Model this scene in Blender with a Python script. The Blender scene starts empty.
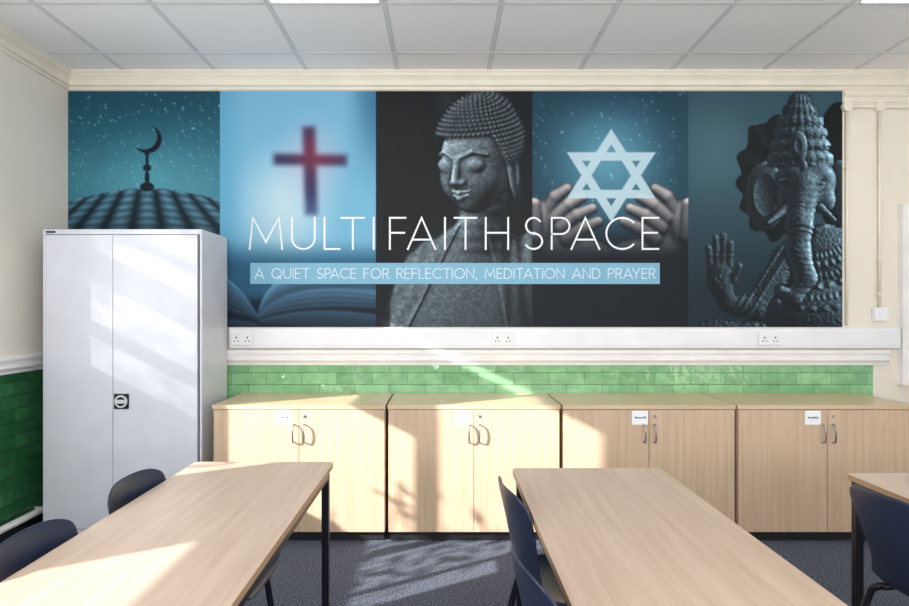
import bpy, bmesh, math, random
import numpy as np
from mathutils import Vector, Matrix
random.seed(4); rng=np.random.default_rng(7)
S=bpy.context.scene; COL=S.collection
D=4.03; XL=-2.493; XR=3.7; YR=-2.0; ZC=2.93

# ---------------- materials ----------------
def lin(c):
    return tuple(((v/255)/12.92 if v/255<=0.04045 else ((v/255+0.055)/1.055)**2.4) for v in c)
def mat(name,rgb,rough=.5,metal=0,spec=.5,noise=None,bump=None,coat=0):
    m=bpy.data.materials.new(name); m.use_nodes=True; nt=m.node_tree; b=nt.nodes['Principled BSDF']
    c=lin(rgb); b.inputs['Roughness'].default_value=rough; b.inputs['Metallic'].default_value=metal
    b.inputs['Specular IOR Level'].default_value=spec; b.inputs['Coat Weight'].default_value=coat
    tc=nt.nodes.new('ShaderNodeTexCoord')
    amt,sc=noise if noise else (.04,6)
    n=nt.nodes.new('ShaderNodeTexNoise'); n.inputs['Scale'].default_value=sc; n.inputs['Detail'].default_value=4
    nt.links.new(tc.outputs['Object'],n.inputs['Vector'])
    r=nt.nodes.new('ShaderNodeValToRGB'); r.color_ramp.elements[0].position=.3; r.color_ramp.elements[1].position=.7
    r.color_ramp.elements[0].color=(*[v*(1-amt) for v in c],1); r.color_ramp.elements[1].color=(*[min(1,v*(1+amt)) for v in c],1)
    nt.links.new(n.outputs['Fac'],r.inputs['Fac']); nt.links.new(r.outputs['Color'],b.inputs['Base Color'])
    if bump:
        n2=nt.nodes.new('ShaderNodeTexNoise'); n2.inputs['Scale'].default_value=bump[1]
        nt.links.new(tc.outputs['Object'],n2.inputs['Vector'])
        bp=nt.nodes.new('ShaderNodeBump'); bp.inputs['Strength'].default_value=bump[0]; bp.inputs['Distance'].default_value=.01
        nt.links.new(n2.outputs['Fac'],bp.inputs['Height']); nt.links.new(bp.outputs['Normal'],b.inputs['Normal'])
    return m
def wood(name,a,bc,axis='z',rough=.38):
    m=bpy.data.materials.new(name); m.use_nodes=True; nt=m.node_tree; b=nt.nodes['Principled BSDF']
    tc=nt.nodes.new('ShaderNodeTexCoord'); mp=nt.nodes.new('ShaderNodeMapping')
    s={'x':(1.2,26,26),'y':(26,1.2,26),'z':(26,26,1.2)}[axis]
    mp.inputs['Scale'].default_value=s
    nt.links.new(tc.outputs['Object'],mp.inputs['Vector'])
    n=nt.nodes.new('ShaderNodeTexNoise'); n.inputs['Scale'].default_value=1.6; n.inputs['Detail'].default_value=6; n.inputs['Distortion'].default_value=.4
    nt.links.new(mp.outputs['Vector'],n.inputs['Vector'])
    n2=nt.nodes.new('ShaderNodeTexNoise'); n2.inputs['Scale'].default_value=7; n2.inputs['Detail'].default_value=3
    nt.links.new(mp.outputs['Vector'],n2.inputs['Vector'])
    ad=nt.nodes.new('ShaderNodeMath'); ad.operation='MULTIPLY_ADD'; ad.inputs[1].default_value=.35
    nt.links.new(n2.outputs['Fac'],ad.inputs[0]); nt.links.new(n.outputs['Fac'],ad.inputs[2])
    r=nt.nodes.new('ShaderNodeValToRGB'); e=r.color_ramp.elements
    e[0].position=.45; e[1].position=.9; e[0].color=(*lin(a),1); e[1].color=(*lin(bc),1)
    nt.links.new(ad.outputs[0],r.inputs['Fac']); nt.links.new(r.outputs['Color'],b.inputs['Base Color'])
    b.inputs['Roughness'].default_value=rough; b.inputs['Specular IOR Level'].default_value=.45
    return m
def wallmat(name,paint,axis,t1,t2,mo,xlim=None):
    """cream paint above the rail, glazed green brick tiles below"""
    m=bpy.data.materials.new(name); m.use_nodes=True; nt=m.node_tree; N=nt.nodes; L=nt.links
    b=N['Principled BSDF']; out=N['Material Output']
    tc=N.new('ShaderNodeTexCoord'); sp=N.new('ShaderNodeSeparateXYZ'); L.new(tc.outputs['Object'],sp.inputs[0])
    cb=N.new('ShaderNodeCombineXYZ'); L.new(sp.outputs['X' if axis=='x' else 'Y'],cb.inputs[0]); L.new(sp.outputs['Z'],cb.inputs[1])
    br=N.new('ShaderNodeTexBrick'); L.new(cb.outputs[0],br.inputs['Vector'])
    br.inputs['Scale'].default_value=1; br.inputs['Brick Width'].default_value=.235; br.inputs['Row Height'].default_value=.078
    br.inputs['Mortar Size'].default_value=.0018; br.inputs['Mortar Smooth'].default_value=.3; br.inputs['Bias'].default_value=0
    br.inputs['Color1'].default_value=(*lin(t1),1); br.inputs['Color2'].default_value=(*lin(t2),1)
    br.inputs['Mortar'].default_value=(*lin(mo),1)
    gz=N.new('ShaderNodeTexNoise'); gz.inputs['Scale'].default_value=14; gz.inputs['Detail'].default_value=3; L.new(tc.outputs['Object'],gz.inputs['Vector'])
    mr=N.new('ShaderNodeMapRange'); mr.inputs[1].default_value=.3; mr.inputs[2].default_value=.7; mr.inputs[3].default_value=.84; mr.inputs[4].default_value=1.14; L.new(gz.outputs['Fac'],mr.inputs[0])
    vm=N.new('ShaderNodeVectorMath'); vm.operation='SCALE'; L.new(br.outputs['Color'],vm.inputs[0]); L.new(mr.outputs[0],vm.inputs['Scale'])
    L.new(vm.outputs[0],b.inputs['Base Color']); b.inputs['Roughness'].default_value=.06; b.inputs['Coat Weight'].default_value=.6; b.inputs['Coat Roughness'].default_value=.04
    nz=N.new('ShaderNodeTexNoise'); nz.inputs['Scale'].default_value=9; L.new(tc.outputs['Object'],nz.inputs['Vector'])
    ma=N.new('ShaderNodeMath'); ma.operation='MULTIPLY_ADD'; ma.inputs[1].default_value=-1.0
    L.new(br.outputs['Fac'],ma.inputs[0]); L.new(nz.outputs['Fac'],ma.inputs[2])
    bp=N.new('ShaderNodeBump'); bp.inputs['Strength'].default_value=1.0; bp.inputs['Distance'].default_value=.010
    L.new(ma.outputs[0],bp.inputs['Height']); L.new(bp.outputs['Normal'],b.inputs['Normal']); L.new(bp.outputs['Normal'],b.inputs['Coat Normal'])
    p=N.new('ShaderNodeBsdfPrincipled'); p.inputs['Roughness'].default_value=.6
    n3=N.new('ShaderNodeTexNoise'); n3.inputs['Scale'].default_value=3; L.new(tc.outputs['Object'],n3.inputs['Vector'])
    r=N.new('ShaderNodeValToRGB'); c=lin(paint); r.color_ramp.elements[0].color=(*[v*.96 for v in c],1); r.color_ramp.elements[1].color=(*c,1)
    L.new(n3.outputs['Fac'],r.inputs['Fac']); L.new(r.outputs['Color'],p.inputs['Base Color'])
    lt=N.new('ShaderNodeMath'); lt.operation='LESS_THAN'; lt.inputs[1].default_value=1.0; L.new(sp.outputs['Z'],lt.inputs[0])
    fac=lt.outputs[0]
    if xlim is not None:
        l2=N.new('ShaderNodeMath'); l2.operation='LESS_THAN'; l2.inputs[1].default_value=xlim; L.new(sp.outputs['X'],l2.inputs[0])
        mu=N.new('ShaderNodeMath'); mu.operation='MULTIPLY'; L.new(fac,mu.inputs[0]); L.new(l2.outputs[0],mu.inputs[1]); fac=mu.outputs[0]
    mx=N.new('ShaderNodeMixShader'); L.new(fac,mx.inputs[0]); L.new(p.outputs[0],mx.inputs[1]); L.new(b.outputs[0],mx.inputs[2]); L.new(mx.outputs[0],out.inputs['Surface'])
    return m
def emit(name,rgb,st):
    m=bpy.data.materials.new(name); m.use_nodes=True; b=m.node_tree.nodes['Principled BSDF']
    b.inputs['Base Color'].default_value=(*lin(rgb),1); b.inputs['Emission Color'].default_value=(*lin(rgb),1); b.inputs['Emission Strength'].default_value=st
    return m
def sheer(name,rgb,fac):
    m=bpy.data.materials.new(name); m.use_nodes=True; nt=m.node_tree; N=nt.nodes; L=nt.links
    b=N['Principled BSDF']; b.inputs['Base Color'].default_value=(*lin(rgb),1); b.inputs['Roughness'].default_value=.9
    t=N.new('ShaderNodeBsdfTransparent'); mx=N.new('ShaderNodeMixShader')
    tc=N.new('ShaderNodeTexCoord'); n=N.new('ShaderNodeTexNoise'); n.inputs['Scale'].default_value=7; n.inputs['Detail'].default_value=2; L.new(tc.outputs['Object'],n.inputs['Vector'])
    mr=N.new('ShaderNodeMapRange'); mr.inputs[1].default_value=.35; mr.inputs[2].default_value=.65; mr.inputs[3].default_value=fac-.12; mr.inputs[4].default_value=fac+.12; L.new(n.outputs['Fac'],mr.inputs[0])
    L.new(mr.outputs[0],mx.inputs[0]); L.new(t.outputs[0],mx.inputs[1]); L.new(b.outputs[0],mx.inputs[2]); L.new(mx.outputs[0],N['Material Output'].inputs['Surface'])
    return m

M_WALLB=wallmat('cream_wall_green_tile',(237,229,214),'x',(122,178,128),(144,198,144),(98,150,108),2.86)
M_WALLL=wallmat('cream_side_wall_shaded_tile',(237,231,219),'y',(36,92,56),(54,114,70),(28,70,45))  # same tiles as the back wall, shade put into a darker green
M_PAINT=mat('cream_paint',(238,233,224),.6)
M_CORN=mat('cream_gloss_trim',(237,229,212),.4)
M_WHITE=mat('white_plastic',(238,238,242),.35)
M_TRIMW=mat('white_gloss_trim',(240,238,236),.35)
M_CEIL=mat('mineral_fibre_ceiling_tile',(252,250,249),.85,noise=(.03,160),bump=(.2,220))
M_TBAR=mat('ceiling_grid_metal',(226,226,227),.5)
M_TBARD=mat('ceiling_grid_painted_shadow',(190,190,192),.7)  # grey strips beside the bars, their shadow line put in as colour
M_WOODV=wood('beech_laminate_vertical',(216,189,162),(199,170,140),'z')
M_WOODX=wood('beech_laminate_across',(220,195,160),(204,176,141),'x',.3)
M_WOODY=wood('beech_laminate_lengthwise',(214,191,170),(196,170,147),'y',.3)
M_EDGE=mat('beech_edging',(184,148,112),.5)
M_DARK=mat('black_plinth',(22,22,26),.6)
M_NAVYM=mat('dark_steel_tube',(24,26,36),.35,.3)
M_CHAIR=mat('navy_polypropylene',(38,47,70),.30,noise=(.05,80),bump=(.1,300))
M_METAL=mat('brushed_steel',(170,170,172),.3,.9)
M_SILV=mat('silver_plastic',(215,215,220),.35)
M_STEEL=mat('light_grey_enamel_steel',(218,219,226),.3)
M_GAP=mat('grey_gap',(110,110,116),.8)
M_PAPER=mat('white_paper',(248,250,255),.7)
M_INK=mat('dark_ink',(50,60,85),.7)
M_BLACK=mat('black_plastic',(18,18,20),.35)
M_LIGHT=emit('lit_diffuser',(255,253,248),5)
M_LETTER=mat('white_print',(240,244,246),.5)
M_LETTER2=mat('soft_white_print',(222,235,243),.5)
M_BANNER=mat('pale_blue_print',(122,178,204),.5)
M_BLIND=mat('grey_blind_fabric',(190,190,188),.8)
M_SHEER=sheer('sheer_net_fabric',(235,235,235),.66)
M_PANE=mat('frosted_pane',(150,165,175),.2)
M_LEAF=mat('leaf_green',(60,96,48),.6)

def carpet():
    m=bpy.data.materials.new('blue_grey_carpet'); m.use_nodes=True; nt=m.node_tree; b=nt.nodes['Principled BSDF']
    tc=nt.nodes.new('ShaderNodeTexCoord')
    n=nt.nodes.new('ShaderNodeTexNoise'); n.inputs['Scale'].default_value=135; n.inputs['Detail'].default_value=6
    nt.links.new(tc.outputs['Object'],n.inputs['Vector'])
    r=nt.nodes.new('ShaderNodeValToRGB'); e=r.color_ramp.elements; e[0].position=.40;e[1].position=.64
    e[0].color=(*lin((28,33,44)),1); e[1].color=(*lin((114,122,142)),1)
    nt.links.new(n.outputs['Fac'],r.inputs['Fac']); nt.links.new(r.outputs['Color'],b.inputs['Base Color'])
    b.inputs['Roughness'].default_value=.95; b.inputs['Specular IOR Level'].default_value=.1
    b.inputs['Sheen Weight'].default_value=.10; b.inputs['Sheen Roughness'].default_value=.5
    bp=nt.nodes.new('ShaderNodeBump'); bp.inputs['Strength'].default_value=.6; bp.inputs['Distance'].default_value=.003
    nt.links.new(n.outputs['Fac'],bp.inputs['Height']); nt.links.new(bp.outputs['Normal'],b.inputs['Normal'])
    return m
M_CARPET=carpet()

# ---------------- mesh helpers ----------------
def bx(bm,x0,x1,y0,y1,z0,z1):
    v=[bm.verts.new(p) for p in ((x0,y0,z0),(x1,y0,z0),(x1,y1,z0),(x0,y1,z0),(x0,y0,z1),(x1,y0,z1),(x1,y1,z1),(x0,y1,z1))]
    for f in ((0,3,2,1),(4,5,6,7),(0,1,5,4),(1,2,6,5),(2,3,7,6),(3,0,4,7)): bm.faces.new([v[i] for i in f])
def boxes(*bs):
    bm=bmesh.new()
    for b in bs: bx(bm,*b)
    return bm
def mk(name,bm,m,parent=None,bevel=0,smooth=False,loc=(0,0,0),seg=2):
    me=bpy.data.meshes.new(name); bmesh.ops.recalc_face_normals(bm,faces=bm.faces); bm.to_mesh(me); bm.free()
    if smooth:
        for p in me.polygons: p.use_smooth=True
    me.materials.append(m); o=bpy.data.objects.new(name,me); COL.objects.link(o); o.location=loc
    if parent: o.parent=parent
    if bevel:
        md=o.modifiers.new('bevel','BEVEL'); md.width=bevel; md.segments=seg; md.limit_method='ANGLE'
    return o
def tag(o,label,cat,group=None):
    o['label']=label; o['category']=cat
    if group: o['group']=group
    return o
def struct(o): o['kind']='structure'; return o
def root(name,label,cat,loc=(0,0,0),rz=0,group=None):
    o=bpy.data.objects.new(name,None); o.empty_display_size=.1; COL.objects.link(o); o.location=loc; o.rotation_euler=(0,0,rz)
    return tag(o,label,cat,group)
def clone(o,parent=None,loc=None,rz=None):
    kids=list(o.children); c=o.copy(); COL.objects.link(c)
    c.parent=parent
    if loc is not None: c.location=loc
    if rz is not None: c.rotation_euler=(0,0,rz)
    for k in kids: clone(k,c)
    return c
def tube(bm,pts,r,n=10,caps=True):
    pts=[Vector(p) for p in pts]; rings=[]
    up=None
    for i,p in enumerate(pts):
        if i==0: t=pts[1]-p
        elif i==len(pts)-1: t=p-pts[i-1]
        else: t=(pts[i+1]-p).normalized()+(p-pts[i-1]).normalized()
        t.normalize()
        if up is None:
            up=Vector((0,0,1)) if abs(t.z)<.9 else Vector((1,0,0))
        a=t.cross(up).normalized(); b=a.cross(t).normalized(); up=b
        rings.append([bm.verts.new(p+a*r*math.cos(2*math.pi*k/n)+b*r*math.sin(2*math.pi*k/n)) for k in range(n)])
    for i in range(len(rings)-1):
        for k in range(n): bm.faces.new((rings[i][k],rings[i][(k+1)%n],rings[i+1][(k+1)%n],rings[i+1][k]))
    if caps: bm.faces.new(rings[0][::-1]); bm.faces.new(rings[-1])
def smoothpath(pts,it=2):
    pts=[Vector(p) for p in pts]
    for _ in range(it):
        q=[pts[0]]
        for a,b in zip(pts[:-1],pts[1:]): q+= [a*.75+b*.25,a*.25+b*.75]
        q.append(pts[-1]); pts=q
    return pts
def extrude_profile(prof,axis,a,b):
    bm=bmesh.new()
    def P(t,o,z): return (t,D-o,z) if axis=='x' else (XL+o,t,z)
    A=[bm.verts.new(P(a,o,z)) for o,z in prof]; B=[bm.verts.new(P(b,o,z)) for o,z in prof]; n=len(prof)
    for i in range(n): bm.faces.new((A[i],A[(i+1)%n],B[(i+1)%n],B[i]))
    bm.faces.new(A); bm.faces.new(B[::-1]); return bm

# ---------------- room ----------------
struct(mk('floor',boxes((XL-.2,XR+.2,YR-.2,D+.2,-.1,0)),M_CARPET))
struct(mk('ceiling',boxes((XL-.2,XR+.2,YR-.2,D+.2,ZC,ZC+.1)),M_CEIL))
struct(mk('wall_back',boxes((XL-.2,XR+.2,D,D+.2,0,ZC)),M_WALLB))
struct(mk('wall_right',boxes((XR,XR+.1,YR,D,0,ZC)),M_PAINT))
T=.08
W2=(-.9,.62,1.0,2.34); W1=(1.40,2.80,1.0,2.41); W0=(2.86,3.34,1.2,2.34)
bm=bmesh.new(); yc=YR
for W in (W2,W1,W0):
    bx(bm,XL-T,XL,yc,W[0],0,ZC); bx(bm,XL-T,XL,W[0],W[1],0,W[2]); bx(bm,XL-T,XL,W[0],W[1],W[3],ZC); yc=W[1]
bx(bm,XL-T,XL,yc,D,0,ZC)
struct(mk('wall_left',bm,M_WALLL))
struct(mk('wall_rear',boxes((XL,-1.6,YR-T,YR,0,ZC),(-1.6,2.9,YR-T,YR,0,.9),(-1.6,2.9,YR-T,YR,2.5,ZC),(2.9,XR,YR-T,YR,0,ZC)),M_PAINT))
def winframe(name,y0,y1,z0,z1,mull,bars=()):
    bm=bmesh.new(); a,b=XL-.065,XL-.015; w=.035
    bx(bm,a,b,y0,y0+w,z0,z1); bx(bm,a,b,y1-w,y1,z0,z1); bx(bm,a,b,y0+w,y1-w,z0,z0+w); bx(bm,a,b,y0+w,y1-w,z1-w,z1)
    for y in mull: bx(bm,a,b,y-.03,y+.03,z0+w,z1-w)
    for z,hh in bars: bx(bm,a+.01,b-.01,y0+w,y1-w,z-hh,z+hh)
    return struct(mk(name,bm,M_TRIMW))
winframe('window_1',*W1,[2.06]); winframe('window_2',*W2,[-.15]); winframe('window_3',*W0,[],[(2.12,.03),(1.86,.09),(1.48,.04)])  # window_3 crossbars added to split the sun into diagonal bands
bm=bmesh.new(); a,b=YR-.06,YR-.02
for x in (-1.6,-.1,1.4,2.86): bx(bm,x,x+.04,a,b,.94,2.46)
bx(bm,-1.6,2.9,a,b,.9,.94); bx(bm,-1.6,2.9,a,b,2.46,2.5); struct(mk('rear_fill_window',bm,M_TRIMW))  # unseen rear window added as an opening for the fill lamp
def blind(y0,y1,z0,z1,m=None,lab='pale grey fabric roller blind added unseen to trim the sun patches'):
    r=root('sun_trim_blind',lab,'blind',(XL+.012,(y0+y1)/2,z1))
    h=(y1-y0)/2
    mk('blind_fabric',boxes((0,.002,-h,h,z0-z1,0)),m or M_BLIND,r)
    bm=bmesh.new(); tube(bm,[(.001,-h,z0-z1),(.001,h,z0-z1)],.009); mk('bottom_bar',bm,M_WHITE,r)
    return r
blind(2.06,2.82,1.78,2.285); blind(-.92,.64,1.62,2.36)  # added blinds cut off part of the sun to shape its patches
blind(2.84,3.36,1.22,2.38,M_SHEER,'sheer white roller blind added unseen to soften the sun streaks')  # added sheer lets only part of the sun onto the steel cabinet
# shrub added unseen outside the side window to dapple the sun
bm=bmesh.new(); rr=random.Random(11)
stems=[]
for k in range(9):
    y0=rr.uniform(1.15,2.35); x0=rr.uniform(-3.05,-2.85); top=rr.uniform(1.25,1.75)
    P=[Vector((x0,y0,0)),Vector((x0+rr.uniform(-.05,.05),y0+rr.uniform(-.08,.08),top*.5)),Vector((x0+rr.uniform(-.08,.08),y0+rr.uniform(-.2,.2),top))]
    tube(bm,smoothpath(P,2),.006,6); stems.append(P)
for k in range(170):
    P=rr.choice(stems); t=rr.uniform(.5,1.0)
    c=P[1].lerp(P[2],(t-.5)*2)+Vector((rr.uniform(-.09,.09),rr.uniform(-.13,.13),rr.uniform(-.08,.08)))
    if c.x>-2.66: c.x=-2.68
    d=Vector((rr.uniform(-.3,.3),rr.uniform(-1,1),rr.uniform(-1,1))).normalized(); L=rr.uniform(.035,.065)
    s_=d.cross(Vector((rr.uniform(.6,1),rr.uniform(-.5,.5),rr.uniform(-.5,.5)))).normalized()*L*.38
    v=[bm.verts.new(c-d*L),bm.verts.new(c-d*L*.1+s_),bm.verts.new(c+d*L),bm.verts.new(c-d*L*.1-s_)]; bm.faces.new(v)
sh_=mk('dapple_shrub',bm,M_LEAF); tag(sh_,'leafy green shrub added unseen outside the side window to dapple the sun','dapple_shrub'); sh_['kind']='stuff'

# ceiling grid
xs=[-.3+.6*k for k in range(-3,7)]
ys=[3.715-.6*k for k in range(0,9)]
w=.010; gp=.003
bm=bmesh.new()
for x in xs: bx(bm,x-w,x+w,YR,D-.001,ZC-.002,ZC)
for y in ys: bx(bm,XL,XR,y-w,y+w,ZC-.0025,ZC)
struct(mk('trim_1',bm,M_TBAR))
bm=bmesh.new()
for x in xs:
    bx(bm,x-w-gp,x-w,YR,D-.001,ZC-.001,ZC); bx(bm,x+w,x+w+gp,YR,D-.001,ZC-.001,ZC)
for y in ys:
    bx(bm,XL,XR,y-w-gp,y-w,ZC-.001,ZC); bx(bm,XL,XR,y+w,y+w+gp,ZC-.001,ZC)
struct(mk('trim_2',bm,M_TBARD))
cl=root('ceiling_light','square recessed ceiling light panel with lit white diffuser','ceiling light',(-.6,2.815,ZC),0,'recessed ceiling light panels')
mk('frame',boxes((-.29,.29,-.29,-.272,-.010,-.001),(-.29,.29,.272,.29,-.010,-.001),(-.29,-.272,-.272,.272,-.010,-.001),(.272,.29,-.272,.272,-.010,-.001)),M_WHITE,cl)
mk('diffuser',boxes((-.272,.272,-.272,.272,-.007,-.001)),M_LIGHT,cl)
for p in ((2.4,2.815),(-.6,.415),(2.4,.415)): clone(cl,None,(p[0],p[1],ZC))

cor=[(0,2.93),(.06,2.93),(.06,2.918),(.052,2.912),(.05,2.90),(.036,2.885),(.026,2.87),(.024,2.855),(.03,2.85),(.03,2.838),(.014,2.83),(.012,2.815),(0,2.812)]
struct(mk('trim_3',extrude_profile(cor,'x',XL,XR),M_CORN)); struct(mk('trim_4',extrude_profile(cor,'y',YR,D),M_CORN))
rail=[(0,1.094),(.018,1.094),(.03,1.088),(.034,1.078),(.034,1.066),(.024,1.06),(.022,1.04),(.03,1.034),(.03,1.02),(.02,1.012),(.014,1.0),(.012,.988),(0,.986)]
struct(mk('trim_5',extrude_profile(rail,'x',XL,2.95),M_TRIMW)); struct(mk('trim_6',extrude_profile(rail,'y',2.85,D),M_TRIMW))
fr=[(0,2.812),(.012,2.812),(.012,2.80),(.02,2.795),(.02,2.775),(.008,2.765),(.008,2.735),(0,2.73)]
struct(mk('trim_7',extrude_profile(fr,'x',2.66,XR),M_CORN))
sk=[(0,.10),(.012,.10),(.018,.09),(.018,0),(0,0)]
struct(mk('baseboard_back',extrude_profile(sk,'x',XL,XR),M_DARK)); struct(mk('baseboard_left',extrude_profile(sk,'y',YR,D),M_DARK))
bm=bmesh.new(); tube(bm,[(XL+.045,-1.9,.135),(XL+.045,3.98,.135)],.02)
bx(bm,XL,XL+.04,3.70,3.715,.12,.15); bx(bm,XL,XL+.04,2.2,2.215,.12,.15)
tag(mk('heating_pipe',bm,M_TRIMW,smooth=False),'white painted heating pipe along foot of tiled wall','pipe')

tr=root('cable_trunking','white plastic cable trunking running along the wall','cable trunking',(0,D-.002,0))
mk('trunking_body',boxes((-1.405,3.01,-.043,0,1.102,1.234)),M_WHITE,tr,.003)
mk('trunking_lid',boxes((-1.403,3.008,-.048,-.043,1.12,1.216)),M_WHITE,tr,.002)
so=root('power_socket','white double power socket with switches on trunking','power socket',(-1.317,D-.051,1.165),0,'double power sockets on the trunking')
mk('face_plate',boxes((-.073,.073,-.012,0,-.041,.041)),M_WHITE,so,.004)
for sx in (-.036,.036):
    mk('pin_holes',boxes((sx-.004,sx+.004,-.0126,-.0119,.002,.014),(sx-.016,sx-.007,-.0126,-.0119,-.019,-.012),(sx+.007,sx+.016,-.0126,-.0119,-.019,-.012)),M_DARK,so)
for sx in (-.012,.012):
    mk('rocker_switch',boxes((sx-.007,sx+.007,-.017,-.012,.012,.030)),M_WHITE,so,.001)
clone(so,None,(.392,D-.051,1.165)); clone(so,None,(2.141,D-.051,1.165))

cd=root('electrical_conduit','cream painted surface conduit with round junction boxes','conduit',(0,D-.002,0))
bm=bmesh.new()
tube(bm,[(2.675,-.014,2.70),(2.675,-.014,1.25)],.009); tube(bm,[(2.675,-.014,2.70),(3.65,-.014,2.70)],.011); tube(bm,[(2.892,-.014,2.70),(2.892,-.014,1.37)],.010)
mk('conduit_tube',bm,M_CORN,cd,smooth=True)
def disc(bm,cx,cz,r,y0,y1,n=24):
    A=[bm.verts.new((cx+r*math.cos(2*math.pi*k/n),y0,cz+r*math.sin(2*math.pi*k/n))) for k in range(n)]
    B=[bm.verts.new((cx+r*math.cos(2*math.pi*k/n),y1,cz+r*math.sin(2*math.pi*k/n))) for k in range(n)]
    for k in range(n): bm.faces.new((A[k],A[(k+1)%n],B[(k+1)%n],B[k]))
    bm.faces.new(A); bm.faces.new(B[::-1])
for cx in (2.675,2.892):
    bm=bmesh.new(); disc(bm,cx,2.70,.033,-.03,-.001); mk('junction_box',bm,M_CORN,cd,.003)
for (cx,cz,v) in ((2.892,2.2,1),(2.892,1.7,1),(2.892,1.46,1),(2.675,2.3,1),(2.675,1.7,1),(3.2,2.70,0)):
    bm=bmesh.new()
    if v: bx(bm,cx-.022,cx+.022,-.006,0,cz-.008,cz+.008); bx(bm,cx-.013,cx+.013,-.026,-.002,cz-.008,cz+.008)
    else: bx(bm,cx-.008,cx+.008,-.006,0,cz-.022,cz+.022); bx(bm,cx-.008,cx+.008,-.026,-.002,cz-.013,cz+.013)
    mk('saddle_clip',bm,M_CORN,cd)
sw=root('wall_switch','white square switch box at the end of a conduit','switch',(2.892,D-.002,1.325))
mk('box',boxes((-.045,.045,-.035,0,-.045,.045)),M_WHITE,sw,.004); mk('rocker',boxes((-.016,.016,-.041,-.035,-.02,.02)),M_WHITE,sw,.002)
bm=bmesh.new(); x0,x1,z0,z1=3.02,3.66,.86,2.05
for b in ((x0,x0+.045,D-.05,D,z0,z1),(x1-.045,x1,D-.05,D,z0,z1),(x0+.045,x1-.045,D-.05,D,z1-.045,z1),(x0+.045,x1-.045,D-.05,D,z0,z0+.05)): bx(bm,*b)
struct(mk('window_5',bm,M_TRIMW)); struct(mk('window_6',boxes((x0+.045,x1-.045,D-.02,D,z0+.05,z1-.045)),M_PANE))

# ---------------- low cupboards ----------------
def curved_handle(parent,sx,name='handle'):
    bm=bmesh.new()
    tube(bm,smoothpath([(sx,0,.69),(sx,-.026,.688),(sx,-.034,.66),(sx,-.034,.615),(sx,-.026,.587),(sx,0,.585)]),.005,8)
    return mk(name,bm,M_METAL,parent,smooth=True)
def cupboard(loc,w,label,lx):
    r=root('cupboard',label,'cupboard',loc,0,'low beech cupboards along the wall'); h=w/2
    mk('body',boxes((-h,-h+.018,.02,.48,.06,.775),(h-.018,h,.02,.48,.06,.775),(-h+.018,h-.018,.47,.48,.06,.775),(-h+.018,h-.018,.02,.47,.06,.078),(-h+.018,h-.018,.03,.47,.40,.418),(-.01,.01,.021,.03,.08,.775)),M_WOODV,r,.001)
    mk('top',boxes((-h-.003,h+.003,-.004,.5,.777,.802)),M_WOODX,r,.002)
    mk('plinth',boxes((-h+.01,h-.01,.04,.46,0,.06)),M_DARK,r)
    dl=mk('door',boxes((-h+.003,-.0015,0,.018,.063,.774)),M_WOODV,r,.0015)
    dr=mk('door',boxes((.0015,h-.003,0,.018,.063,.774)),M_WOODV,r,.0015)
    curved_handle(dl,-.03); curved_handle(dr,.03)
    bm=bmesh.new(); disc(bm,.034,.735,.009,-.004,0,16); bx(bm,.033,.035,-.0045,-.0038,.730,.740); mk('lock',bm,M_METAL,dr)
    c=mk('label_card',boxes((lx-.046,lx+.046,-.0014,-.0004,.688,.768)),M_PAPER,dl)
    bm=bmesh.new(); rr=random.Random(int(lx*1e4)+3); xx=lx-.03
    while xx<lx+.028:
        g=rr.uniform(.003,.008); bx(bm,xx,xx+g,-.0018,-.0014,.724,.724+rr.choice((.008,.011,.008))); xx+=g+.0025
    mk('label_print',bm,M_INK,c)
    return r
cupboard((-.837,3.523,0),1.0,'beech two-door cupboard next to tall steel cabinet',-.087)
cupboard((.18,3.523,0),1.0,'beech two-door cupboard with sunlit doors',-.064)
cupboard((1.198,3.523,0),1.0,'beech two-door cupboard, partly sunlit, white label',-.053)
cupboard((2.235,3.523,0),1.04,'beech two-door cupboard beside end window',-.085)

# ---------------- tall steel cabinet ----------------
tc_=root('steel_cabinet','tall light grey two-door steel storage cabinet','cabinet',(-1.8885,3.565,0)); h=.4685
mk('body',boxes((-h,-h+.012,.004,.425,.02,1.83),(h-.012,h,.004,.425,.02,1.83),(-h+.012,h-.012,.415,.425,.02,1.83),(-h+.012,h-.012,.004,.415,1.80,1.83),(-h+.012,h-.012,.004,.415,.02,.06),(-h+.012,h-.012,.02,.41,.9,.915)),M_STEEL,tc_,.003)
mk('plinth',boxes((-h+.02,h-.02,.03,.41,0,.02)),M_DARK,tc_)
s=-.055
mk('door',boxes((-h+.014,s-.002,.002,.022,.064,1.796)),M_STEEL,tc_,.002)
d2=mk('door',boxes((s+.002,h-.026,.0,.022,.064,1.796)),M_STEEL,tc_,.002)
mk('frame_gap',boxes((-h+.012,h-.012,.014,.018,.06,1.80)),M_GAP,tc_)
hd=mk('handle',boxes((s+.010,s+.098,-.008,0,.772,.862)),M_BLACK,d2,.004)
bm=bmesh.new(); disc(bm,s+.054,.817,.037,-.0125,-.008,32); mk('handle_dish',bm,M_SILV,hd)
bm=bmesh.new(); disc(bm,s+.054,.817,.027,-.0135,-.0125,32); mk('handle_recess',bm,M_BLACK,hd)
mk('turn_grip',boxes((s+.026,s+.082,-.020,-.0135,.806,.828)),M_SILV,hd,.002)
mk('maker_plate',boxes((-h+.02,-h+.075,.002,.0039,1.808,1.820)),M_INK,tc_)

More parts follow.
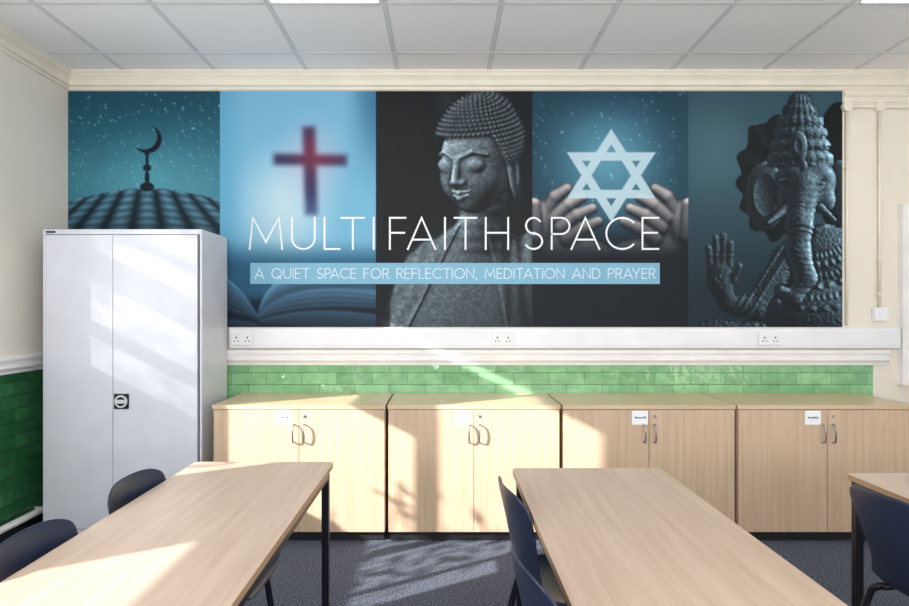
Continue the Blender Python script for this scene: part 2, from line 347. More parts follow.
# ---------------- tables ----------------
def table(loc,wd,ln,label,rz=0):
    r=root('classroom_table',label,'table',loc,rz,'beech topped classroom tables')
    a=wd/2; b=ln/2; Z=.7155
    bm=boxes((-a,a,-b,b,Z-.021,Z))
    ed=[e for e in bm.edges if abs((e.verts[0].co-e.verts[1].co).z)>.01]
    bmesh.ops.bevel(bm,geom=ed,offset=.022,segments=5,affect='EDGES',profile=.5)
    t=mk('table_top',bm,M_WOODY,r); t.data.materials.append(M_EDGE)
    for p in t.data.polygons:
        if abs(p.normal.z)<.5: p.material_index=1
    i=.014; q=.03
    mk('frame',boxes((-a+i,-a+i+q,-b+i+q,b-i-q,Z-.061,Z-.022),(a-i-q,a-i,-b+i+q,b-i-q,Z-.061,Z-.022),(-a+i+q,a-i-q,-b+i,-b+i+q,Z-.061,Z-.022),(-a+i+q,a-i-q,b-i-q,b-i,Z-.061,Z-.022)),M_NAVYM,r)
    for sx in (-1,1):
        for sy in (-1,1):
            cx=sx*(a-i-q/2); cy=sy*(b-i-q/2)
            g=mk('leg',boxes((cx-q/2,cx+q/2,cy-q/2,cy+q/2,.012,Z-.022)),M_NAVYM,r,.003)
            mk('foot_cap',boxes((cx-q/2-.001,cx+q/2+.001,cy-q/2-.001,cy+q/2+.001,0,.022)),M_BLACK,g)
    return r
table((-.752,2.557-.75,0),.583,1.5,'beech topped table with dark steel legs, sunlight across one end')
table((.58,2.456-.75,0),.60,1.5,'beech topped table with navy chairs along one side')
table((1.88,2.381-.75,0),.60,1.5,'beech topped table with dark legs, partly in view')

# ---------------- chairs ----------------
def chair_proto(loc,label,rz):
    r=root('school_chair',label,'chair',loc,rz,'navy plastic school chairs')
    prof=[(.455,.402),(.448,.420),(.42,.433),(.32,.438),(.21,.430),(.12,.426),(.07,.434),(.035,.463),(.018,.51),(.005,.57),(-.008,.64),(-.020,.695),(-.030,.742),(-.037,.775)]
    hw=[.175,.19,.198,.202,.202,.196,.18,.155,.140,.150,.172,.187,.190,.174]
    bm=bmesh.new(); nt=13; rows=[]
    for i,((x,z),wv) in enumerate(zip(prof,hw)):
        row=[]
        f=max(0,min(1,(i-5)/3)); g=1-f
        for k in range(nt):
            t=-1+2*k/(nt-1)
            dx=f*.036*abs(t)**2.2; dz=g*.022*abs(t)**3
            top=max(0,(i-10)/3); dz-=top*.028*abs(t)**4
            row.append(bm.verts.new((x+dx,t*wv,z+dz)))
        rows.append(row)
    for i in range(len(rows)-1):
        for k in range(nt-1):
            bm.faces.new((rows[i][k],rows[i][k+1],rows[i+1][k+1],rows[i+1][k]))
    sh=mk('seat_shell',bm,M_CHAIR,r,smooth=True)
    md=sh.modifiers.new('sol','SOLIDIFY'); md.thickness=.010; md.offset=0
    ss=sh.modifiers.new('sub','SUBSURF'); ss.levels=1; ss.render_levels=2
    bm=bmesh.new()
    for y in (-.13,.13): tube(bm,[(.38,y,.42),(.08,y,.412)],.011)
    tube(bm,[(.22,-.14,.412),(.22,.14,.412)],.009); tube(bm,[(.37,-.13,.42),(.37,.13,.42)],.009)
    mk('under_frame',bm,M_NAVYM,r,smooth=True)
    for y in (-1,1):
        for fx in (0,1):
            bm=bmesh.new()
            P=[(.34,y*.13,.42),(.385,y*.155,.41),(.40,y*.17,.38),(.44,y*.20,.012)] if fx else [(.12,y*.13,.415),(.075,y*.155,.405),(.06,y*.17,.375),(-.02,y*.20,.012)]
            tube(bm,smoothpath(P,2),.012); g=mk('leg',bm,M_NAVYM,r,smooth=True)
            bm=bmesh.new(); e=P[-1]; tube(bm,[(e[0],e[1],0),(e[0]*1.0,e[1],.03)],.0155); mk('foot_cap',bm,M_BLACK,g,smooth=True)
    return r
ch=chair_proto((.236,2.04,0),'navy plastic school chair pushed under beech table',.14)
for p,rz,l in (((.212,1.42,0),.16,'navy plastic school chair at the nearer place under table'),
             ((-1.074,2.13,0),-.03,'navy plastic school chair tucked under beech table'),
             ((-1.078,1.59,0),.02,'navy plastic school chair beside sunlit table end'),
             ((1.43,1.93,0),.08,'navy plastic school chair showing its curved back')):
    c=clone(ch,None,p,rz); c['label']=l

# ---------------- mural ----------------
def hsh(ix,iy,seed):
    n=(ix.astype(np.int64)*374761393+iy.astype(np.int64)*668265263+seed*974711)&0x7fffffff
    n=((n^(n>>13))*1274126177)&0x7fffffff
    return ((n^(n>>16))&0xffff)/65535.
def vn(x,y,seed=0):
    ix=np.floor(x);iy=np.floor(y);fx=x-ix;fy=y-iy;fx=fx*fx*(3-2*fx);fy=fy*fy*(3-2*fy)
    a=hsh(ix,iy,seed);b=hsh(ix+1,iy,seed);c=hsh(ix,iy+1,seed);d=hsh(ix+1,iy+1,seed)
    return (a*(1-fx)+b*fx)*(1-fy)+(c*(1-fx)+d*fx)*fy
def fbm(x,y,s,seed=0,o=4):
    r=0;a=.5
    for k in range(o): r=r+a*vn(x/s*2**k,y/s*2**k,seed+k);a*=.5
    return r
def ss(a,b,x): t=np.clip((x-a)/(b-a),0,1); return t*t*(3-2*t)
def mixc(c,col,m):
    col=np.array(col,float) if not isinstance(col,np.ndarray) else col
    return c*(1-m[...,None])+col*m[...,None]
def smin(a,b,k):
    h=np.clip(.5+.5*(b-a)/k,0,1); return b*(1-h)+a*h-k*h*(1-h)
def ell(p,c,r):
    q=[(p[i]-c[i])/r[i] for i in range(3)]; k0=np.sqrt(q[0]**2+q[1]**2+q[2]**2)
    k1=np.sqrt((q[0]/r[0])**2+(q[1]/r[1])**2+(q[2]/r[2])**2)+1e-9
    return k0*(k0-1)/k1
def cap(p,a,b,r0,r1=None):
    if r1 is None: r1=r0
    ab=[b[i]-a[i] for i in range(3)]; L=sum(v*v for v in ab)
    t=np.clip(sum((p[i]-a[i])*ab[i] for i in range(3))/L,0,1)
    return np.sqrt(sum((p[i]-a[i]-ab[i]*t)**2 for i in range(3)))-(r0+(r1-r0)*t)
def march(X,Y,f,z0=90,n=70):
    Z=np.full(X.shape,float(z0)); 
    for _ in range(n): 
        d=f((X,Y,Z)); Z-=np.clip(d,-6,14)*.75
        Z=np.maximum(Z,-120)
    hit=(f((X,Y,Z))<1.0)&(Z>-110)
    e=.6
    gx=f((X+e,Y,Z))-f((X-e,Y,Z)); gy=f((X,Y+e,Z))-f((X,Y-e,Z)); gz=f((X,Y,Z+e))-f((X,Y,Z-e))
    g=np.sqrt(gx**2+gy**2+gz**2)+1e-9
    return hit,Z,gx/g,gy/g,gz/g
def shade(nx,ny,nz,L,pw=1):
    l=np.array(L,float);l/=np.linalg.norm(l)
    return np.clip(nx*l[0]+ny*l[1]+nz*l[2],0,1)**pw
def blur(a,r):
    for _ in range(2):
        for ax in (0,1):
            pad=[(0,0)]*a.ndim; pad[ax]=(r+1,r); cs=np.cumsum(np.pad(a,pad,mode='edge'),axis=ax); n=a.shape[ax]
            sl=lambda s0: tuple([slice(None)]*ax+[slice(s0,s0+n)])
            a=(cs[sl(2*r+1)]-cs[sl(0)])/(2*r+1)
    return a
def occl(Z,hit,r=5):
    zz=np.where(hit,Z,Z[hit].mean()); return np.clip((blur(zz,r)-zz)/9.,-.35,.6)

NX,NY=1084,331
gx=np.linspace(68,842,NX); gy=np.linspace(91.4,327,NY)
PX,PY=np.meshgrid(gx,gy)
C=np.zeros((NY,NX,3))
def sub(a,b): 
    m=(gx>=a)&(gx<b); return PX[:,m],PY[:,m],m
# panel 1
x,y,m=sub(68,220)
c=np.zeros(x.shape+(3,))
t=ss(91,200,y); c[:]=np.array((20,74,92)); c=mixc(c,(88,158,174),t*.95*(1-.35*np.abs(x-150)/80))
c=c*(.9+.2*fbm(x,y,40,3))[...,None]
for k in range(210):
    sx,sy=rng.uniform(68,220),rng.uniform(91,190); b=rng.uniform(20,100)*(1.2-(sy-91)/120)
    c+= (b*np.exp(-((x-sx)**2+(y-sy)**2)/rng.uniform(.4,1.0)))[...,None]
u=(x-147); ytop=190+13*(np.abs(u)/78)**1.8
R=70+ (y-188)*1.5
a=np.arcsin(np.clip(u/R,-1,1)); nr=4.4
f=a*nr+.5; fi=np.floor(f); ff=(f-fi)*2-1
prof=np.sqrt(np.clip(1-ff**2,0,1))
ytop=ytop-2.2*prof
dome=ss(-.8,.8,y-ytop)
sg=np.where(u<0,-1,1)
braid=.5+.5*np.cos(y*.85-ff*sg*1.3)
lum=prof**2.6*(.62+.42*braid)+.16*ss(5,0,y-ytop)
lum*=(.8+.3*fbm(x,y,4,9))
dc=np.stack([6+80*lum,26+108*lum,38+116*lum],-1)*(1-.3*ss(208,245,y))[...,None]
c=c*(1-dome[...,None])+dc*dome[...,None]
def dsk(cx,cy,r,ry=None):
    ry=ry or r; return ss(.8,-.8,(np.sqrt(((x-cx)/r)**2+((y-cy)/ry)**2)-1)*min(r,ry))
cre=dsk(147.5,139.5,14)*(1-dsk(144,136.6,13.2)); c=mixc(c,(8,16,26),cre)
for q in ((147,160,1.5,9),(147,168,4.2,3.3),(147,178,2.4,7),(147,187,7,4.5),(147,153.5,2.3,2.6)): c=mixc(c,(10,26,38),dsk(*q))
C[:,m]=c
# panel 2 : blurred cross and open book
x,y,m=sub(220,376); c=np.zeros(x.shape+(3,)); 
c[:]=np.array((116,178,208)); c=mixc(c,(186,214,226),ss(.95,0,np.hypot((x-285)/72,(y-205)/85)))
c=mixc(c,(52,108,140),ss(340,376,x)*ss(210,95,y)*.85); c=mixc(c,(88,158,194),ss(250,220,x)*.6)
c=mixc(c,(26,76,108),ss(236,268,y)*.85)
def rect(cx,cy,hx,hy,s=1.6,ang=0.):
    X=(x-cx)*math.cos(ang)+(y-cy)*math.sin(ang);Y=-(x-cx)*math.sin(ang)+(y-cy)*math.cos(ang)
    return ss(s,-s,np.maximum(np.abs(X)-hx,np.abs(Y)-hy))
c=mixc(c,(206,184,206),ss(46,4,np.hypot(x-312,(y-160)*.8))*.45)
cr=np.maximum(rect(310,171,6.2,44,2.6,-.03),rect(310,160,36.5,5.4,2.6,.015))
cc=np.zeros_like(c); cc[:]=np.array((52,50,86)); cc=mixc(cc,(118,44,70),ss(38,0,np.hypot(x-316,y-154))*.9); cc=mixc(cc,(72,96,142),ss(186,216,y)*.8)
cr=blur(cr,3)
c=c*(1-cr[...,None])+cc*cr[...,None]
def qc(p0,p1,p2):
    t=np.linspace(0,1,60); X=(1-t)**2*p0[0]+2*t*(1-t)*p1[0]+t*t*p2[0]; Y=(1-t)**2*p0[1]+2*t*(1-t)*p1[1]+t*t*p2[1]
    o=np.argsort(X); return X[o],Y[o]
def page(Sx,top,bot,bright,side):
    tx,ty=qc(*top); bx_,by_=qc(*bot); yt=np.interp(x,tx,ty); yb=np.interp(x,bx_,by_)
    v=(y-yt)/np.maximum(yb-yt,.5); m_=ss(-1.0,1.0,y-yt)*ss(1.0,-1.0,y-yb)*(ss(Sx+1,Sx-1,x) if side<0 else ss(Sx-1,Sx+1,x))
    lum=bright*(.98-.62*np.clip(v,0,1)**.8+.10*np.sin(v*30)+.30*np.exp(-(v/.08)**2)); return m_,lum
c=mixc(c,(6,22,40),ss(292,306,y)*.95)
for (Sx,top,bot,br_,sd) in ((258,((258,324),(235,318),(205,318)),((258,327),(235,330),(205,330)),.35,-1),
   (258,((258,320),(315,302),(392,318)),((258,324),(320,326),(392,334)),.42,1),
   (258,((258,316),(240,282),(205,264)),((258,320),(238,312),(205,308)),.62,-1),
   (258,((258,315),(285,268),(392,292)),((258,319),(305,302),(392,310)),.72,1),
   (258,((258,313),(268,262),(350,268)),((258,316),(285,276),(392,292)),.85,1)):
    m_,lum=page(Sx,top,bot,br_,sd)
    pc=np.stack([120*lum+4,176*lum+14,208*lum+26],-1); c=c*(1-m_[...,None])+pc*m_[...,None]
low=ss(236,258,y)[...,None]; c=c*(1-low)+blur(c,1)*low
c*=(1-.15*ss(262,327,y))[...,None]
C[:,m]=c
# panel 3 : stone buddha
x,y,m=sub(376,532); c=np.zeros(x.shape+(3,)); c[:]=np.array((16,20,25)); c=mixc(c,(46,58,64),ss(.9,0,np.hypot((x-447)/22,(y-102)/22))*.5)
yaw,pit=math.radians(32),math.radians(13); sc=1.0; cx0,cy0=478,158
wv=np.array((-math.sin(yaw)*math.cos(pit),-math.sin(pit),math.cos(yaw)*math.cos(pit))); uv=np.array((math.cos(yaw),0,math.sin(yaw))); vv=np.cross(wv,uv)
def loc(p):
    X,Y,Z=(p[0]-cx0)/sc,(cy0+p[1])/sc,p[2]/sc
    return (X*uv[0]+Y*uv[1]+Z*uv[2],X*vv[0]+Y*vv[1]+Z*vv[2],X*wv[0]+Y*wv[1]+Z*wv[2])
def curls(q):
    r=np.sqrt(q[0]**2+(q[1]-14)**2+(q[2]+8)**2)+1e-6; th=np.arctan2(q[0],q[2]+8); ph=np.arcsin(np.clip((q[1]-14)/r,-1,1))
    K=9.6
    row=ph*K; ri=np.floor(row); n=np.maximum(6,np.round(60*np.cos((ri+.5)/K))); a=(th/(2*math.pi)*n+.5*(ri%2)); 
    fx=a-np.floor(a)-.5; fy=row-ri-.5; dd=np.sqrt(fx**2+fy**2)
    return 3.6*np.clip(1-dd*1.85,0,1)**.55
def bud(p):
    q=loc(p)
    face=ell(q,(0,-3,2),(35,46,39)); face=smin(face,ell(q,(0,-38,17),(18,14,15)),12)
    for s_ in (-1,1):
        face=smin(face,ell(q,(s_*15,-19,20),(17,18,15)),12)
        face=smin(face,cap(q,(s_*5,9.5,40.4),(s_*16,14.5,36.4),1.0),5); face=smin(face,cap(q,(s_*16,14.5,36.4),(s_*28,9.5,26.6),.8),5)
        face=smin(face,ell(q,(s_*15.5,0,33.4),(11,7.5,7)),3.5)
        face=np.maximum(face,-cap(q,(s_*7,-4.2,42),(s_*16,-6.8,41.4),.7)); face=np.maximum(face,-cap(q,(s_*16,-6.8,41.4),(s_*25,-4.4,36.6),.7))
        face=smin(face,ell(q,(s_*4.8,-15.5,43.5),(4,3.4,4.5)),3)
        face=smin(face,cap(q,(0,-26,43.4),(s_*10,-25.2,39),2.2,1.1),2.2); face=smin(face,cap(q,(0,-31.4,42.4),(s_*8,-29.4,39.4),3.0,1.5),2.2)
        ear=ell(q,(s_*37,-12,-6),(4.5,34,10)); ear=np.maximum(ear,-ell(q,(s_*42,-10,-2),(4,20,5))); face=smin(face,ear,2)
    face=smin(face,cap(q,(0,7,40),(0,-13.5,48.8),2.4,4.0),5)
    cr_=ell(q,(0,16,-8),(42,41,46)); cr_=smin(cr_,ell(q,(0,45,-18),(25,15,26)),12)
    th=np.abs(np.arctan2(q[0],q[2]+8)); hl=q[1]-(28-38*ss(.80,1.35,th))
    cr_=cr_-curls(q)*ss(-1,2,hl)-1.0*ss(-1,1,hl); cr_=np.maximum(cr_,-hl*.8)
    d=np.minimum(face,cr_)
    P=p
    nk=cap(P,(486,-196,-12),(480,-238,-18),25,28)-.5*np.sin(p[1]*.5)
    bd=ell(P,(470,-322,-34),(80,92,50)); bd=smin(bd,ell(P,(426,-296,-36),(22,44,26)),16); bd=smin(bd,ell(P,(538,-286,-36),(38,54,34)),16)
    bd=smin(bd,nk,14)
    Y=-p[1]
    edgeL=460-.50*(Y-225); edgeR=486+.20*(Y-225)
    rob=np.maximum(ss(1.5,-1.5,p[0]-edgeL),ss(-1.5,1.5,p[0]-edgeR))*ss(222,230,Y)
    dd=np.where(p[0]<470,edgeL-p[0],p[0]-edgeR)
    fo=.5+.5*np.sin(dd*.40+2.4*vn(p[0]/22,Y/30,3)*2+.035*Y)
    bd=bd-rob*(3.4+1.9*fo*(.5+vn(p[0]/14,Y/34,9)))
    return np.minimum(d,bd)
hit,Z,nx,ny,nz=march(x,-y,bud)
l=shade(nx,ny,nz,(-.60,.52,.62))**1.1*1.0+shade(nx,ny,nz,(.95,.45,.05))*.26+.05
l*=1-occl(Z,hit,4)*1.2; tex=fbm(x,y,2.6,21,4); l*= (.62+.72*tex); l*=(1-.40*ss(235,300,y)*ss(490,530,x)); l*=1-.6*ss(38,0,np.hypot((x-497),(y-222)*.8))
qq=loc((x,-y,Z)); thq=np.abs(np.arctan2(qq[0],qq[2]+8)); hair=ss(-1,3,qq[1]-(28-38*ss(.80,1.35,thq)))*(y<185); l*=1-.42*hair
body=ss(222,236,y); l*=1-.28*body
sp_=hsh(np.floor(x*1.3),np.floor(y*1.3),5); l*=.88+.24*sp_
col=np.stack([130*l+6,145*l+9,151*l+12],-1)
h_=blur(hit.astype(float),1)
c=c*(1-h_[...,None])+np.where(hit[...,None],col,c)*h_[...,None]; C[:,m]=c
# panel 4 : star over cupped hands
x,y,m=sub(532,688); c=np.zeros(x.shape+(3,)); c[:]=np.array((28,66,84)); c=mixc(c,(98,160,184),ss(1.15,0,np.hypot((x-608)/75,(y-160)/76))*.9)
c=mixc(c,(10,20,30),ss(214,254,y)); c=mixc(c,(22,58,78),ss(125,91,y)*.5)
for k in range(120):
    sx,sy=rng.uniform(532,688),rng.uniform(91,205); b=rng.uniform(20,80); r_=rng.choice([.7,1.2,3,12],p=[.4,.3,.2,.1])
    c+=(b*(.35 if r_>2 else 1)*np.exp(-((x-sx)**2+(y-sy)**2)/r_))[...,None]
def hands(p):
    d=None
    for s_ in (-1,1):
        q=((p[0]-611)*s_,p[1],p[2])
        h=ell(q,(54,-228,-6),(26,30,12)); h=smin(h,ell(q,(70,-224,4),(11,24,11)),5)
        h=smin(h,ell(q,(36,-252,0),(38,14,13)),8)
        for i,(ax,ay,mx,my,bx_,by_) in enumerate(((64,-212,56,-197,44,-189),(56,-218,42,-205,29,-198),(50,-228,34,-216,19,-209),(44,-240,28,-229,13,-222))):
            h=smin(h,cap(q,(ax,ay,4+i*2.5),(mx,my,9+i*2.5),7.8,7),1.2); h=smin(h,cap(q,(mx,my,9+i*2.5),(bx_,by_,10+i*2.5),7,5.6),1.2)
        h=smin(h,cap(q,(76,-236,12),(77,-204,18),8,6.2),2)
        d=h if d is None else np.minimum(d,h)
    return d
hit,Z,nx,ny,nz=march(x,-y,hands,50,45)
l=(shade(nx,ny,nz,(0,.72,.70),1.3)*1.05+.05)*(1-occl(Z,hit,4))*ss(272,200,y)*(.85+.2*fbm(x,y,9,2))
col=np.stack([184*l+8,164*l+16,152*l+26],-1); h_=blur(hit.astype(float),1)*.94
cfull=np.where(hit[...,None],col,blur(col,3)); cfull=blur(cfull,1)
c=c*(1-h_[...,None])+cfull*h_[...,None]
def tri(cx,cy,hw,h,up):
    s_=1 if up else -1; Y=(y-cy)*s_; k=h/hw; nrm=math.hypot(k,1)
    return np.maximum((np.abs(x-cx)*k-Y)/nrm,Y-h)
st=0
for (ap,up) in ((129,True),(222,False)):
    d=tri(611,ap,44.5,69.5,up); st=np.maximum(st,ss(.7,-.7,d)*ss(-9.2,-7.8,d))
c=mixc(c,(198,222,232),st*.9); C[:,m]=c
# panel 5 : carved elephant-headed statue
x,y,m=sub(688,843); c=np.zeros(x.shape+(3,)); c[:]=np.array((48,80,93)); c=mixc(c,(18,34,43),ss(170,310,y)*.88); c=mixc(c,(72,110,123),ss(1,0,np.hypot((x-715)/60,(y-150)/70))*.65)
def gan(p):
    P=p; Yd=-p[1]
    an=np.arctan2(p[1]+190,p[0]-795)
    hd=ell(P,(776,-178,-44),(38,60,12))-3.0*np.sin(an*15)-2*vn(p[0]/5,Yd/5,4)
    hd=np.minimum(hd,ell(P,(838,-168,-46),(24,66,10)))
    orn=(vn(p[0]/2.2,Yd/2.2,8)-.5)*2.0
    prof_y=[162,158,154,151,146,142,139,134,130,127,122,118,115,110,107,104,99,95,92]
    prof_r=[31,32,30,26,29,28,24,26,25,21,22,21,17,17,16,12,11,8,3]
    rr_=np.interp(Yd,prof_y[::-1],prof_r[::-1])
    cr_=(np.sqrt((p[0]-800)**2+(p[2]/.9)**2)-rr_)*.7
    ac=np.arctan2(p[2],p[0]-800)
    cr_=cr_-.9*np.abs(np.cos(ac*8))-orn*.4
    cr_=np.maximum(cr_,np.maximum(Yd-166,92-Yd))
    cr_=smin(cr_,ell(P,(798,-146,29),(9,15,5)),1.5); cr_=np.maximum(cr_,-ell(P,(798,-146,36),(4.5,9,4)))
    he=ell(P,(806,-182,2),(30,27,28)); he=smin(he,ell(P,(792,-174,20),(10,8,8)),7); he=smin(he,ell(P,(819,-174,18),(10,8,8)),7)
    he=smin(he,ell(P,(788,-198,18),(11,13,12)),6); he=smin(he,ell(P,(822,-200,14),(13,14,12)),6)
    for ex in (787,820):
        he=np.maximum(he,-ell(P,(ex,-184,31),(8,4.2,8))); he=smin(he,ell(P,(ex,-184.5,24.5),(5,3,4.4)),.5); he=smin(he,cap(P,(ex-8,-181,28),(ex+7,-178.5,29),1.5),1)
        he=smin(he,cap(P,(ex-7,-189,28),(ex+7,-188,28),1.0),.8)
    tk=smin(cap(P,(804,-188,26),(799,-222,40),16,13),cap(P,(799,-222,40),(798,-252,42),13,11.5),5)
    tk=smin(tk,cap(P,(798,-252,42),(806,-278,40),11.5,10),5); tk=smin(tk,cap(P,(806,-278,40),(794,-298,44),10,7.5),5); tk=smin(tk,cap(P,(794,-298,44),(781,-291,46),7.5,5),4)
    wv_=.16*np.sin(Yd*1.1+3.5*vn(p[0]/5,Yd/9,2)); band=np.exp(-((Yd-224-.02*(p[0]-800)**2)/2.0)**2)+np.exp(-((Yd-230-.02*(p[0]-800)**2)/1.3)**2)
    strip=np.clip(1-np.abs(p[0]-800)/4.5,0,1)**.4*(Yd<222)*(Yd>196)
    tk=tk-wv_-1.1*band-.8*strip*(.7+.3*np.sin(Yd*1.6))-.2*orn
    he=smin(he,tk,7)
    he=smin(he,ell(P,(803,-166,30),(4,6,3)),1)
    he=np.minimum(he,cap(P,(787,-208,34),(768,-223,46),4.4,1.8)); he=np.minimum(he,cap(P,(820,-208,32),(834,-220,40),4.4,1.8))
    er=ell(P,(765,-196,-6),(20,34,6)); er=np.maximum(er,-ell(P,(765,-194,3),(14,27,7))); er2=ell(P,(839,-194,-2),(13,34,6))
    he=np.minimum(he,np.minimum(er,er2))-.10*orn
    bd=ell(P,(822,-262,-10),(44,38,30)); bd=smin(bd,ell(P,(814,-318,0),(54,38,40)),10)
    rr=np.hypot((p[0]-815),(p[1]+212)); aa=np.arctan2(p[1]+212,p[0]-815)
    for R0,k,hh in ((44,60,2.6),(53,44,3.8),(64,70,2.4),(74,40,4.0),(86,84,2.8),(97,50,3.4)):
        bd=bd-hh*np.clip(1-np.abs(rr-R0)/3.4,0,1)**.5*(.5+.5*np.sin(aa*k))
    arm=smin(cap(P,(786,-258,0),(756,-308,8),14,12),cap(P,(756,-308,8),(728,-304,16),12,9),5)
    for bx_,by_ in ((776,-272),(772,-278),(745,-305),(738,-304)):
        arm=arm-2.2*np.clip(1-np.abs((p[0]-bx_)*.8-(p[1]-by_)*.5)/2.2,0,1)
    hnd=ell(P,(719,-278,20),(14,18,8)); hnd=smin(hnd,cap(P,(727,-302,16),(721,-286,18),9,11),5)
    for (a1,b1,a2,b2) in ((710,-268,708,-248),(716,-264,715,-238),(722.5,-264,723,-236),(729,-266,730,-243)):
        hnd=smin(hnd,cap(P,(a1,b1,20),(a2,b2,24),4.0,3.5),1.0)
    hnd=smin(hnd,cap(P,(732,-280,22),(739,-266,27),4.4,3.4),2)
    hnd=np.maximum(hnd,-ell(P,(719,-277,33),(6,6,7))); hnd=smin(hnd,ell(P,(719,-277,27.5),(3,3,2.5)),.6)-.35*orn-.5*np.clip(1-np.abs(Yd-256)/1.5,0,1)
    d=np.minimum(smin(he,cr_,1.5),np.minimum(bd-.6*orn,smin(arm-.5*orn,hnd,3)))
    base=smin(ell(P,(752,-342,0),(66,22,30)),ell(P,(716,-329,10),(20,10,14)),8)-orn*1.2
    d=np.minimum(d,base)
    return np.minimum(d,hd)
hit,Z,nx,ny,nz=march(x,-y,gan,80,85)
l=shade(nx,ny,nz,(.82,.44,.28))**1.4*1.15+shade(nx,ny,nz,(-.9,.3,.25))*.13+.025
l*=1-occl(Z,hit,3)*1.3
l*=(.58+.68*fbm(x,y,2.6,31,4)); l*=np.where(Z<-22,.13,1); l*=(1-.3*ss(270,327,y)); l*=1-.3*ss(752,740,x)
for ex in (787,820): l*=1-.8*np.exp(-(((x-ex)/3.4)**2+((y-184.5)/1.7)**2))
col=np.stack([112*l+7,138*l+13,150*l+18],-1); h_=blur(hit.astype(float),1)
c=c*(1-h_[...,None])+np.where(hit[...,None],col,c)*h_[...,None]; C[:,m]=c
C*= (1+.03*(hsh(np.floor(PX*2),np.floor(PY*2),77)-.5))[...,None]
C=np.clip(C,0,255)/255
Cl=np.where(C<=.04045,C/12.92,((C+.055)/1.055)**2.4)
mx0,mx1,mz0,mz1=XL+.002,2.653,1.240,2.808
XX,ZZ=np.meshgrid(np.linspace(mx0,mx1,NX),np.linspace(mz1,mz0,NY))
co=np.stack([XX,np.full(XX.shape,D-.004),ZZ],-1).reshape(-1,3).astype(np.float32)
idx=np.arange(NX*NY).reshape(NY,NX)
q=np.stack([idx[:-1,:-1],idx[1:,:-1],idx[1:,1:],idx[:-1,1:]],-1).reshape(-1,4).astype(np.int32)
me=bpy.data.meshes.new('wall_mural'); me.vertices.add(NX*NY); me.vertices.foreach_set('co',co.ravel())
me.loops.add(q.size); me.loops.foreach_set('vertex_index',q.ravel()); me.polygons.add(len(q)); me.polygons.foreach_set('loop_start',np.arange(0,q.size,4,dtype=np.int32))
me.update(calc_edges=True)
at=me.color_attributes.new('print','FLOAT_COLOR','POINT'); at.data.foreach_set('color',np.concatenate([Cl.reshape(-1,3),np.ones((NX*NY,1))],1).astype(np.float32).ravel())
mm=bpy.data.materials.new('printed_mural'); mm.use_nodes=True; nt=mm.node_tree; b=nt.nodes['Principled BSDF']
an=nt.nodes.new('ShaderNodeAttribute'); an.attribute_name='print'; nt.links.new(an.outputs['Color'],b.inputs['Base Color']); b.inputs['Roughness'].default_value=.55; b.inputs['Specular IOR Level'].default_value=.25
me.materials.append(mm); mural=bpy.data.objects.new('wall_mural',me); COL.objects.link(mural)
tag(mural,'wide printed mural with five faith images in blue and grey','mural')

# lettering
def arc(cx,cy,rx,ry,a0,a1,n=18): return [(cx+rx*math.cos(math.radians(a0+(a1-a0)*i/n)),cy+ry*math.sin(math.radians(a0+(a1-a0)*i/n))) for i in range(n+1)]
G={'M':(1.0,[[(0,0),(.1,1),(.5,.22),(.9,1),(1,0)]]),
'U':(.7,[[(0,1)]+arc(.35,.35,.35,.35,180,360)+[(.7,1)]]),
'L':(.46,[[(0,1),(0,0),(.46,0)]]),'T':(.7,[[(0,1),(.7,1)],[(.35,1),(.35,0)]]),'I':(0.02,[[(.01,0),(.01,1)]]),
'F':(.5,[[(0,0),(0,1),(.5,1)],[(0,.52),(.46,.52)]]),'E':(.5,[[(.5,0),(0,0),(0,1),(.5,1)],[(0,.52),(.46,.52)]]),
'A':(.88,[[(0,0),(.44,1),(.88,0)],[(.15,.3),(.73,.3)]]),'H':(.72,[[(0,0),(0,1)],[(.72,0),(.72,1)],[(0,.52),(.72,.52)]]),
'S':(.54,[arc(.27,.75,.24,.25,35,270)+arc(.27,.25,.27,.25,90,-150)]),
'P':(.56,[[(0,0),(0,1)]+arc(.29,.74,.27,.26,90,-90)+[(0,.48)]]),
'R':(.58,[[(0,0),(0,1)]+arc(.29,.74,.27,.26,90,-90)+[(0,.48)],[(.28,.48),(.58,0)]]),
'C':(.84,[arc(.5,.5,.5,.5,45,315,26)]),'O':(1.0,[arc(.5,.5,.5,.5,0,360,32)]),'Q':(1.0,[arc(.5,.5,.5,.5,0,360,32),[(.62,.25),(.95,-.05)]]),
'D':(.76,[[(0,0),(0,1),(.26,1)]+arc(.26,.5,.5,.5,90,-90,20)+[(0,0)]]),'N':(.74,[[(0,0),(0,1),(.74,0),(.74,1)]]),
'Y':(.74,[[(0,1),(.37,.46),(.74,1)],[(.37,.46),(.37,0)]]),',':(.08,[[(.06,.06),(.0,-.16)]])}
KERN={'LT':-.24,'FA':-.22,'PA':-.24,'AY':-.2,'AT':-.12,'TA':-.15,'AC':-.08,'TI':-.02,'PR':0}
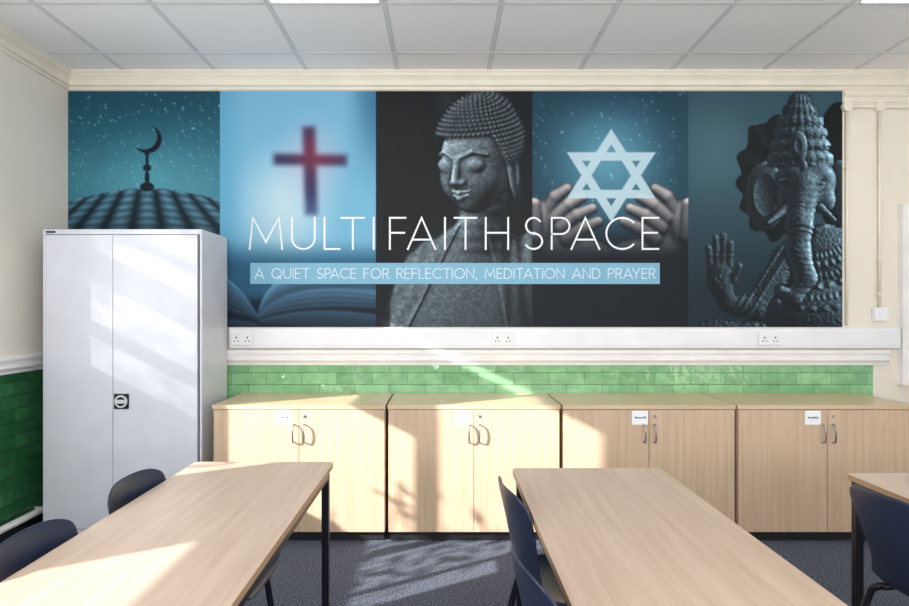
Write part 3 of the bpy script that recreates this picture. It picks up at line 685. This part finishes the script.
def letter_mesh(name,text,x0,x1,zb,h,sw,yy,parent,gap=.24,space=.42,m=M_LETTER):
    tot=0; 
    for i,chh in enumerate(text):
        tot+= space if chh==' ' else G[chh][0]
        if i<len(text)-1: tot+=gap+KERN.get(text[i:i+2],0)
    sx=(x1-x0-sw)/tot; bm=bmesh.new(); cur=0; hw=sw/2; cnt=0
    for i_,chh in enumerate(text):
        kn=KERN.get(text[i_:i_+2],0)
        if chh==' ': cur+=space+gap; continue
        w_,st_=G[chh]
        for pl in st_:
            P=[Vector((x0+hw+(cur+a)*sx,zb+hw+b*(h-sw))) for a,b in pl]
            n=len(P); Lf=[];Rt=[]
            closed=(P[0]-P[-1]).length<1e-5
            for i in range(n):
                pa=P[i-1] if i>0 else (P[-2] if closed else None); pb=P[i+1] if i<n-1 else (P[1] if closed else None)
                d0=(P[i]-pa).normalized() if pa is not None else None; d1=(pb-P[i]).normalized() if pb is not None else None
                if d0 is None: d0=d1
                if d1 is None: d1=d0
                n0=Vector((-d0.y,d0.x)); n1=Vector((-d1.y,d1.x)); nn=(n0+n1)
                nn=nn.normalized() if nn.length>1e-6 else n0
                k=min(2.2,1/max(.35,nn.dot(n0)))
                pos=P[i]
                if pa is None: pos=P[i]-d1*hw
                if pb is None: pos=P[i]+d0*hw
                y_=yy-.00004*(cnt%5)
                a_=pos+nn*hw*k; b_=pos-nn*hw*k
                Lf.append(bm.verts.new((a_.x,y_,a_.y))); Rt.append(bm.verts.new((b_.x,y_,b_.y)))
            for i in range(n-1): bm.faces.new((Lf[i],Lf[i+1],Rt[i+1],Rt[i]))
            cnt+=1
        cur+=w_+gap+kn
    me=bpy.data.meshes.new(name); bm.to_mesh(me); bm.free(); me.materials.append(m)
    o=bpy.data.objects.new(name,me); COL.objects.link(o); o.parent=parent; return o
def wx(p): return (p-443)/150.4
def wz(p): return 1.36+(309-p)/150.4
for wd_,a,b in (('MULTI',249,375),('FAITH',389,509),('SPACE',524,659)):
    letter_mesh('title_lettering',wd_,wx(a),wx(b),wz(250),(250-217)/150.4,.0125,D-.0065,mural,gap=.30)
bn=mk('subtitle_banner',boxes((wx(250.5),wx(659.5),D-.0062,D-.0045,wz(284),wz(263))),M_BANNER,mural)
letter_mesh('subtitle_lettering','A QUIET SPACE FOR REFLECTION, MEDITATION AND PRAYER',wx(255),wx(655),wz(278.8),10.6/150.4,.0056,D-.0068,bn,gap=.24,space=.38,m=M_LETTER2)

# ---------------- lights ----------------
def area(name,loc,rot,sx,sy,p,col=(1,1,1)):
    l=bpy.data.lights.new(name,'AREA'); l.shape='RECTANGLE'; l.size=sx; l.size_y=sy; l.energy=p; l.color=col
    o=bpy.data.objects.new(name,l); COL.objects.link(o); o.location=loc; o.rotation_euler=rot; return o
sun=bpy.data.lights.new('sun','SUN'); sun.energy=11; sun.angle=math.radians(.6); sun.color=(1,.98,.955)
so_=bpy.data.objects.new('sun',sun); COL.objects.link(so_); so_.rotation_euler=Vector((1,.6,-.5)).to_track_quat('-Z','Y').to_euler()
area('window_fill',(XL+.03,2.07,1.5),(0,math.radians(-90),0),1.0,1.1,16,(.96,.98,1))
area('window_fill',(XL+.03,-.15,1.35),(0,math.radians(-90),0),.7,1.4,20,(.96,.98,1))
area('window_fill',(.65,YR+.05,1.7),(math.radians(136),0,0),4.4,1.55,172,(.955,.975,1))  # unseen fill lamp added at the rear, tilted up to brighten the ceiling
w=bpy.data.worlds.new('World'); S.world=w; w.use_nodes=True; w.node_tree.nodes['Background'].inputs[0].default_value=(.75,.86,1,1); w.node_tree.nodes['Background'].inputs[1].default_value=1.0
S.view_settings.view_transform='Standard'; S.view_settings.look='None'; S.view_settings.exposure=0

cam=bpy.data.cameras.new('camera'); cam.sensor_width=36; cam.lens=24.0; cam.shift_x=11.5/909; cam.shift_y=6/909; cam.clip_start=.02
co_=bpy.data.objects.new('camera',cam); COL.objects.link(co_); co_.location=(0,0,1.36); co_.rotation_euler=(math.radians(90),0,0); S.camera=co_
